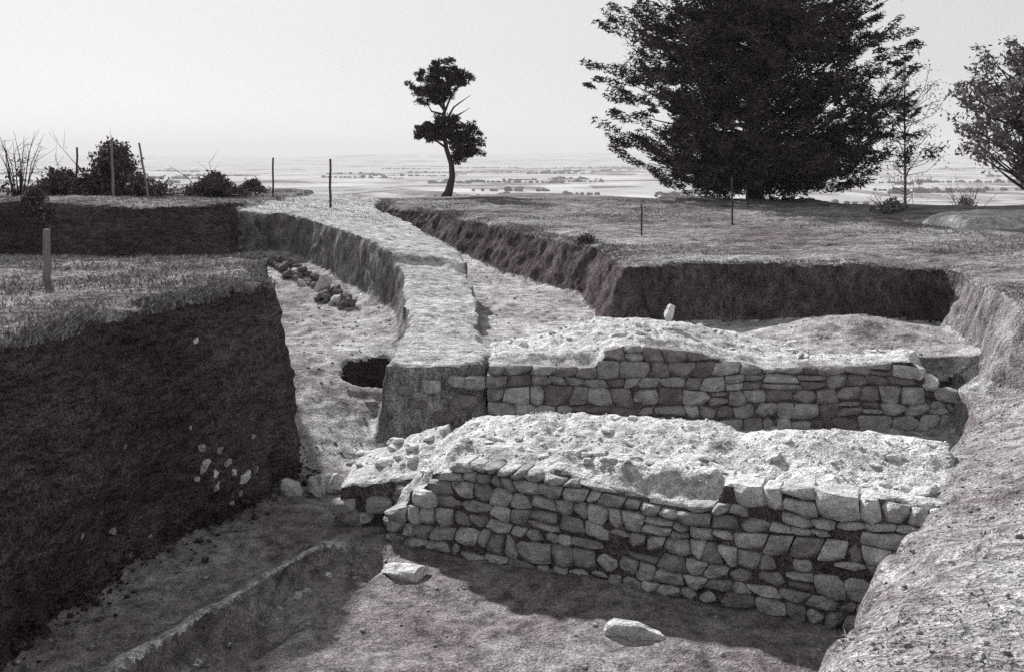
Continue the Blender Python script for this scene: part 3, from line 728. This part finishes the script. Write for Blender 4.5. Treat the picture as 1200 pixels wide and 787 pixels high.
shrub('shrub', *gpos(40, 24.2), .5, .55, 60, 60, M_BUSH, 'dark leafy tuft hanging over the terrace edge at left', 36, 0, .05, -.35)
shrub('shrub', *gpos(1132, 41.5), 1.3, 1.0, 60, 22, M_BROAD, 'loose bush under the thin pale tree at right', 37, 14)
shrub('shrub', *gpos(1045, 33.0), .9, .35, 34, 34, M_BROAD, 'low flat weed clump right of the conifer', 38, 5)
shrub('shrub', *gpos(688, 24.0), .3, .2, 30, 40, M_BUSH, 'small dark tuft on the rim of the middle pit', 39, 0, .04, -.12)

# ------------------------------------------------------------------ posts
def post(px, pt, pb, Y, w, mat, label, lean=0.0, group='fence posts on the upland'):
    x, y = gpos(px, Y); z = gz(x, y); h = (pb - pt) * Y / 1152; b2 = Bag(); rr = random.Random(px)
    n = 7; pts = []; rad = []
    for i in range(n):
        t = i / (n - 1); pts.append((lean * h * t + rr.uniform(-.012, .012), rr.uniform(-.012, .012), -.25 + (h + .25) * t)); rad.append(w / 2 * (1.0 - .15 * t) * rr.uniform(.9, 1.1))
    b2.add(tube(pts, rad, 7)); o = link('fence_post', b2.mesh('fence_post', mat), None, label=label, category='post', group=group); o.location = (x, y, z); return o
post(90, 168, 226, 30.5, .07, M_POSTD, 'thin dark post left of the peaked bush')
post(133, 165, 232, 29.0, .085, M_POST, 'pale post standing in front of the peaked bush', -.03)
post(176, 162, 228, 29.5, .07, M_POST, 'leaning thin post on the right slope of the peaked bush', -.2)
post(320, 191, 237, 33.5, .07, M_POSTD, 'dark post just right of the low rounded bush')
post(387, 188, 245, 31.5, .085, M_POSTD, 'dark post between the low bush and the small pine')
post(752, 243, 279, 25.5, .05, M_POSTD, 'short thin post on turf left of the dark pit face')
post(858, 213, 268, 28.5, .06, M_POSTD, 'thin post in front of the big conifer')
post(878, 222, 248, 36.0, .06, M_POSTD, 'short post under the big conifer foliage, leaning', -.15)
stk = post(55, 268, 330, 13.4, .11, M_POST, 'thick weathered stake standing in dry turf on left baulk', .0, 'stakes')
del stk['group']

# ------------------------------------------------------------------ pale heap at the far right
def heap(x, y, w, d, h):
    xs = np.linspace(-w, w, 50); ys = np.linspace(-.05, d, 40); Xh, Yh = np.meshgrid(xs, ys, indexing='ij'); p = np.stack([Xh, Yh, 0 * Xh], -1)
    e = np.clip(1 - np.abs(Xh / w) ** 5, 0, 1)
    fr = sstep(0, .3, Yh + .25 * noise(p, .9, 2)) * .86 + .14 * sstep(.3, d * .5, Yh); bk = 1 - sstep(d * .75, d, Yh)
    Z = h * e ** .5 * fr * bk + .04 * fbm(p, 2, 3, 4) * e - .08
    idx = np.arange(Xh.size).reshape(Xh.shape); ff = np.stack([idx[:-1, :-1], idx[1:, :-1], idx[1:, 1:], idx[:-1, 1:]], -1).reshape(-1, 4)
    o = link('spoil_heap', mesh_np('spoil_heap', np.stack([Xh, Yh, Z], -1).reshape(-1, 3), ff, (M_BAULK,)), None, label='pale low spoil heap with steep dark front at far right', category='heap')
    o.location = (x, y, gz(x, y)); return o
heap(14.6, 27.0, 2.2, 3.2, .45)

# ------------------------------------------------------------------ dry grass, clods
def surf_points(k, n, cond=None, flat=True):
    sel = (ID == k) & (FLAT if flat else True)
    cc = C[sel]
    if cond is not None: cc = cc[cond(cc)]
    return cc[RNG.integers(0, len(cc), n)] + RNG.normal(size=(n, 3)) * np.array([.035, .035, 0])
def grass(pts, h, name, label, mat, lean=.5):
    n = len(pts); a = RNG.uniform(0, 2 * math.pi, n); hh = h * RNG.uniform(.4, 1.3, n) * (0.5 + 0.9 * np.clip(noise(pts, .8, 88) + .5, 0, 1))
    ld = RNG.uniform(0, 2 * math.pi, n); la = RNG.uniform(.3, lean + .9, n) * hh
    w = .004 + .004 * RNG.random(n) + pts[:, 1] * .00022
    side = np.stack([np.cos(a), np.sin(a), 0 * a], -1) * w[:, None]; ldv = np.stack([np.cos(ld), np.sin(ld), 0 * ld], -1) * la[:, None]
    up = np.array([0, 0, 1.0]); b0 = pts - up * .02
    mid = b0 + up * (hh * .6)[:, None] + ldv * .35; tip = b0 + up * hh[:, None] + ldv
    Vg = np.stack([b0 - side, b0 + side, mid + side * .7, mid - side * .7, tip], 1).reshape(-1, 3)
    i = np.arange(n)[:, None] * 5
    Fg = np.concatenate([i + [0, 1, 2], i + [0, 2, 3], i + [3, 2, 4]])
    return link(name, mesh_np(name, Vg, Fg, (mat,), smooth=False), None, kind='stuff', label=label, category='grass')
clump = lambda s, t: (lambda cc: noise(cc, s, 123) > t)
gA = np.concatenate([surf_points(0, 26000, lambda c: (c[:, 1] < 26)), surf_points(0, 26000, lambda c: (c[:, 1] < 19) & (noise(c, .9, 55) > .05)),
                     surf_points(0, 12000, lambda c: (np.abs(sdf(A_POLY, c[:, 0], c[:, 1])) < .35) & (noise(c, 2.2, 44) > -.1) & (c[:, 1] < 17))])
grass(gA, .075, 'dry_grass', 'short dry grass covering the left baulk top', M_DRY)
gD = np.concatenate([surf_points(3, 26000, lambda c: noise(c, .5, 91) > -.1), surf_points(1, 9000), surf_points(2, 2500, lambda c: c[:, 1] > 26), surf_points(3, 9000, lambda c: (np.abs(sdf(D_POLY, c[:, 0], c[:, 1])) < .4))])
grass(gD, .06, 'dry_grass', 'short dry grass on the upland behind the pits', M_DRY)
gE = surf_points(4, 9000, lambda c: noise(c, 1.1, 66) > .1)
grass(gE, .035, 'dry_grass', 'sparse dry grass on the lumpy bank at lower right', M_DRY, .9)

def clods(pts, smin, smax, name, label, mat, seed):
    r2 = np.random.default_rng(seed); base = []
    for k in range(8):
        P3 = CS3 / (np.abs(CS3) ** 2.6).sum(1)[:, None] ** (1 / 2.6); P3 = P3 * r2.uniform(.7, 1.15, (len(P3), 1)); base.append(P3)
    n = len(pts); Vc = []; Fc = []
    for k in range(8):
        q = pts[k::8]; s = smin + (smax - smin) * r2.random(len(q)) ** 4; a = r2.uniform(0, 6.28, len(q)); c2, s2 = np.cos(a), np.sin(a)
        sc = np.stack([s * r2.uniform(.7, 1.4, len(q)), s, s * r2.uniform(.5, .9, len(q))], -1)
        p = base[k][None] * sc[:, None]; x = p[..., 0] * c2[:, None] - p[..., 1] * s2[:, None]; y = p[..., 0] * s2[:, None] + p[..., 1] * c2[:, None]
        p = np.stack([x, y, p[..., 2]], -1) + q[:, None] + np.array([0, 0, .15]) * s[:, None, None]
        off = sum(len(v) for v in Vc); Vc.append(p.reshape(-1, 3)); Fc.append((CF3[None] + (np.arange(len(q)) * len(CS3))[:, None, None]).reshape(-1, 4) + off)
    return link(name, mesh_np(name, np.concatenate(Vc), np.concatenate(Fc), (mat,)), None, kind='stuff', label=label, category='clods')
clods(surf_points(4, 5000), .004, .022, 'earth_clods', 'loose clods and pebbles on the lumpy bank at lower right', M_CLOD, 1)
clods(np.concatenate([surf_points(6, 900), surf_points(8, 900), surf_points(7, 900)]), .006, .035, 'earth_clods', 'crumbs of earth and pebbles on the trench floors', M_CLOD, 2)
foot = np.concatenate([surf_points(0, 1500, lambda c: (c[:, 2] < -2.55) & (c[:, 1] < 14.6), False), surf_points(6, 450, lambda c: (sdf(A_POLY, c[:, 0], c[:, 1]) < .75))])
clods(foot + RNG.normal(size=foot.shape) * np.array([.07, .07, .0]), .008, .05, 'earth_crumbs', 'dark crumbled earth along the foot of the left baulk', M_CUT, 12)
def wall_top_pts(root, Hf, L, th, n):
    u = RNG.uniform(.1, L, n); v = RNG.uniform(.2, th, n); z = Hf(u, v); cz, sz = math.cos(root.rotation_euler.z), math.sin(root.rotation_euler.z)
    return np.stack([root.location.x + u * cz - v * sz, root.location.y + u * sz + v * cz, z], -1)
clods(np.concatenate([wall_top_pts(wall1, H1, L1, 1.6, 2200), wall_top_pts(wall2, H2, L2, 1.8, 1800), wall_top_pts(stub, HS, 1.3, 1.2, 250)]), .004, .022, 'rubble_chips', 'pale stone chips and mortar crumbs on the wall tops', M_PALE, 3)

# ------------------------------------------------------------------ tree lines far out in the valley
hp = []
rh = np.random.default_rng(77)
for k in range(85):
    y0 = 800 * (4.5 ** rh.random()); x0 = rh.uniform(-.62, .62) * y0; a = rh.normal() * .35; ln = rh.uniform(20, 150) * (y0 / 1200) ** .5
    n = int(ln / 5) + 2; t = np.linspace(-.5, .5, n) * ln
    hp.append(np.stack([x0 + t * math.cos(a) + rh.normal(size=n) * 1.5, y0 + t * math.sin(a) + rh.normal(size=n) * 1.5, 0 * t], -1)[rh.random(n) < .85])
hp = np.concatenate(hp); hp[:, 2] = outer(hp[:, 0], hp[:, 1]) + .8
hedge = clods(hp, 2.0, 6.0, 'far_hedgerows', 'dark hedgerows and tree lines far out in the valley', M_BUSH, 9); hedge['category'] = 'hedge'

# ------------------------------------------------------------------ air
M_HAZE = bpy.data.materials.new('haze_air'); M_HAZE.use_nodes = True; nt = M_HAZE.node_tree; nt.nodes.clear()
o = nt.nodes.new('ShaderNodeOutputMaterial'); v = nt.nodes.new('ShaderNodeVolumePrincipled')
v.inputs['Color'].default_value = (0.97, 0.965, 0.965, 1); v.inputs['Density'].default_value = 2.0e-4; v.inputs['Anisotropy'].default_value = 0.0
nt.links.new(v.outputs[0], o.inputs['Volume'])
Bx = 13000.0
hv = [(sx * Bx, sy * Bx, sz) for sz in (-60.0, 190.0) for sx, sy in ((-1, -1), (1, -1), (1, 1), (-1, 1))]
hm = bpy.data.meshes.new('haze'); hm.from_pydata(hv, [], [(3, 2, 1, 0), (4, 5, 6, 7), (0, 1, 5, 4), (1, 2, 6, 5), (2, 3, 7, 6), (3, 0, 4, 7)]); hm.materials.append(M_HAZE)
link('haze', hm, None, kind='stuff', label='pale summer haze over the valley', category='haze')
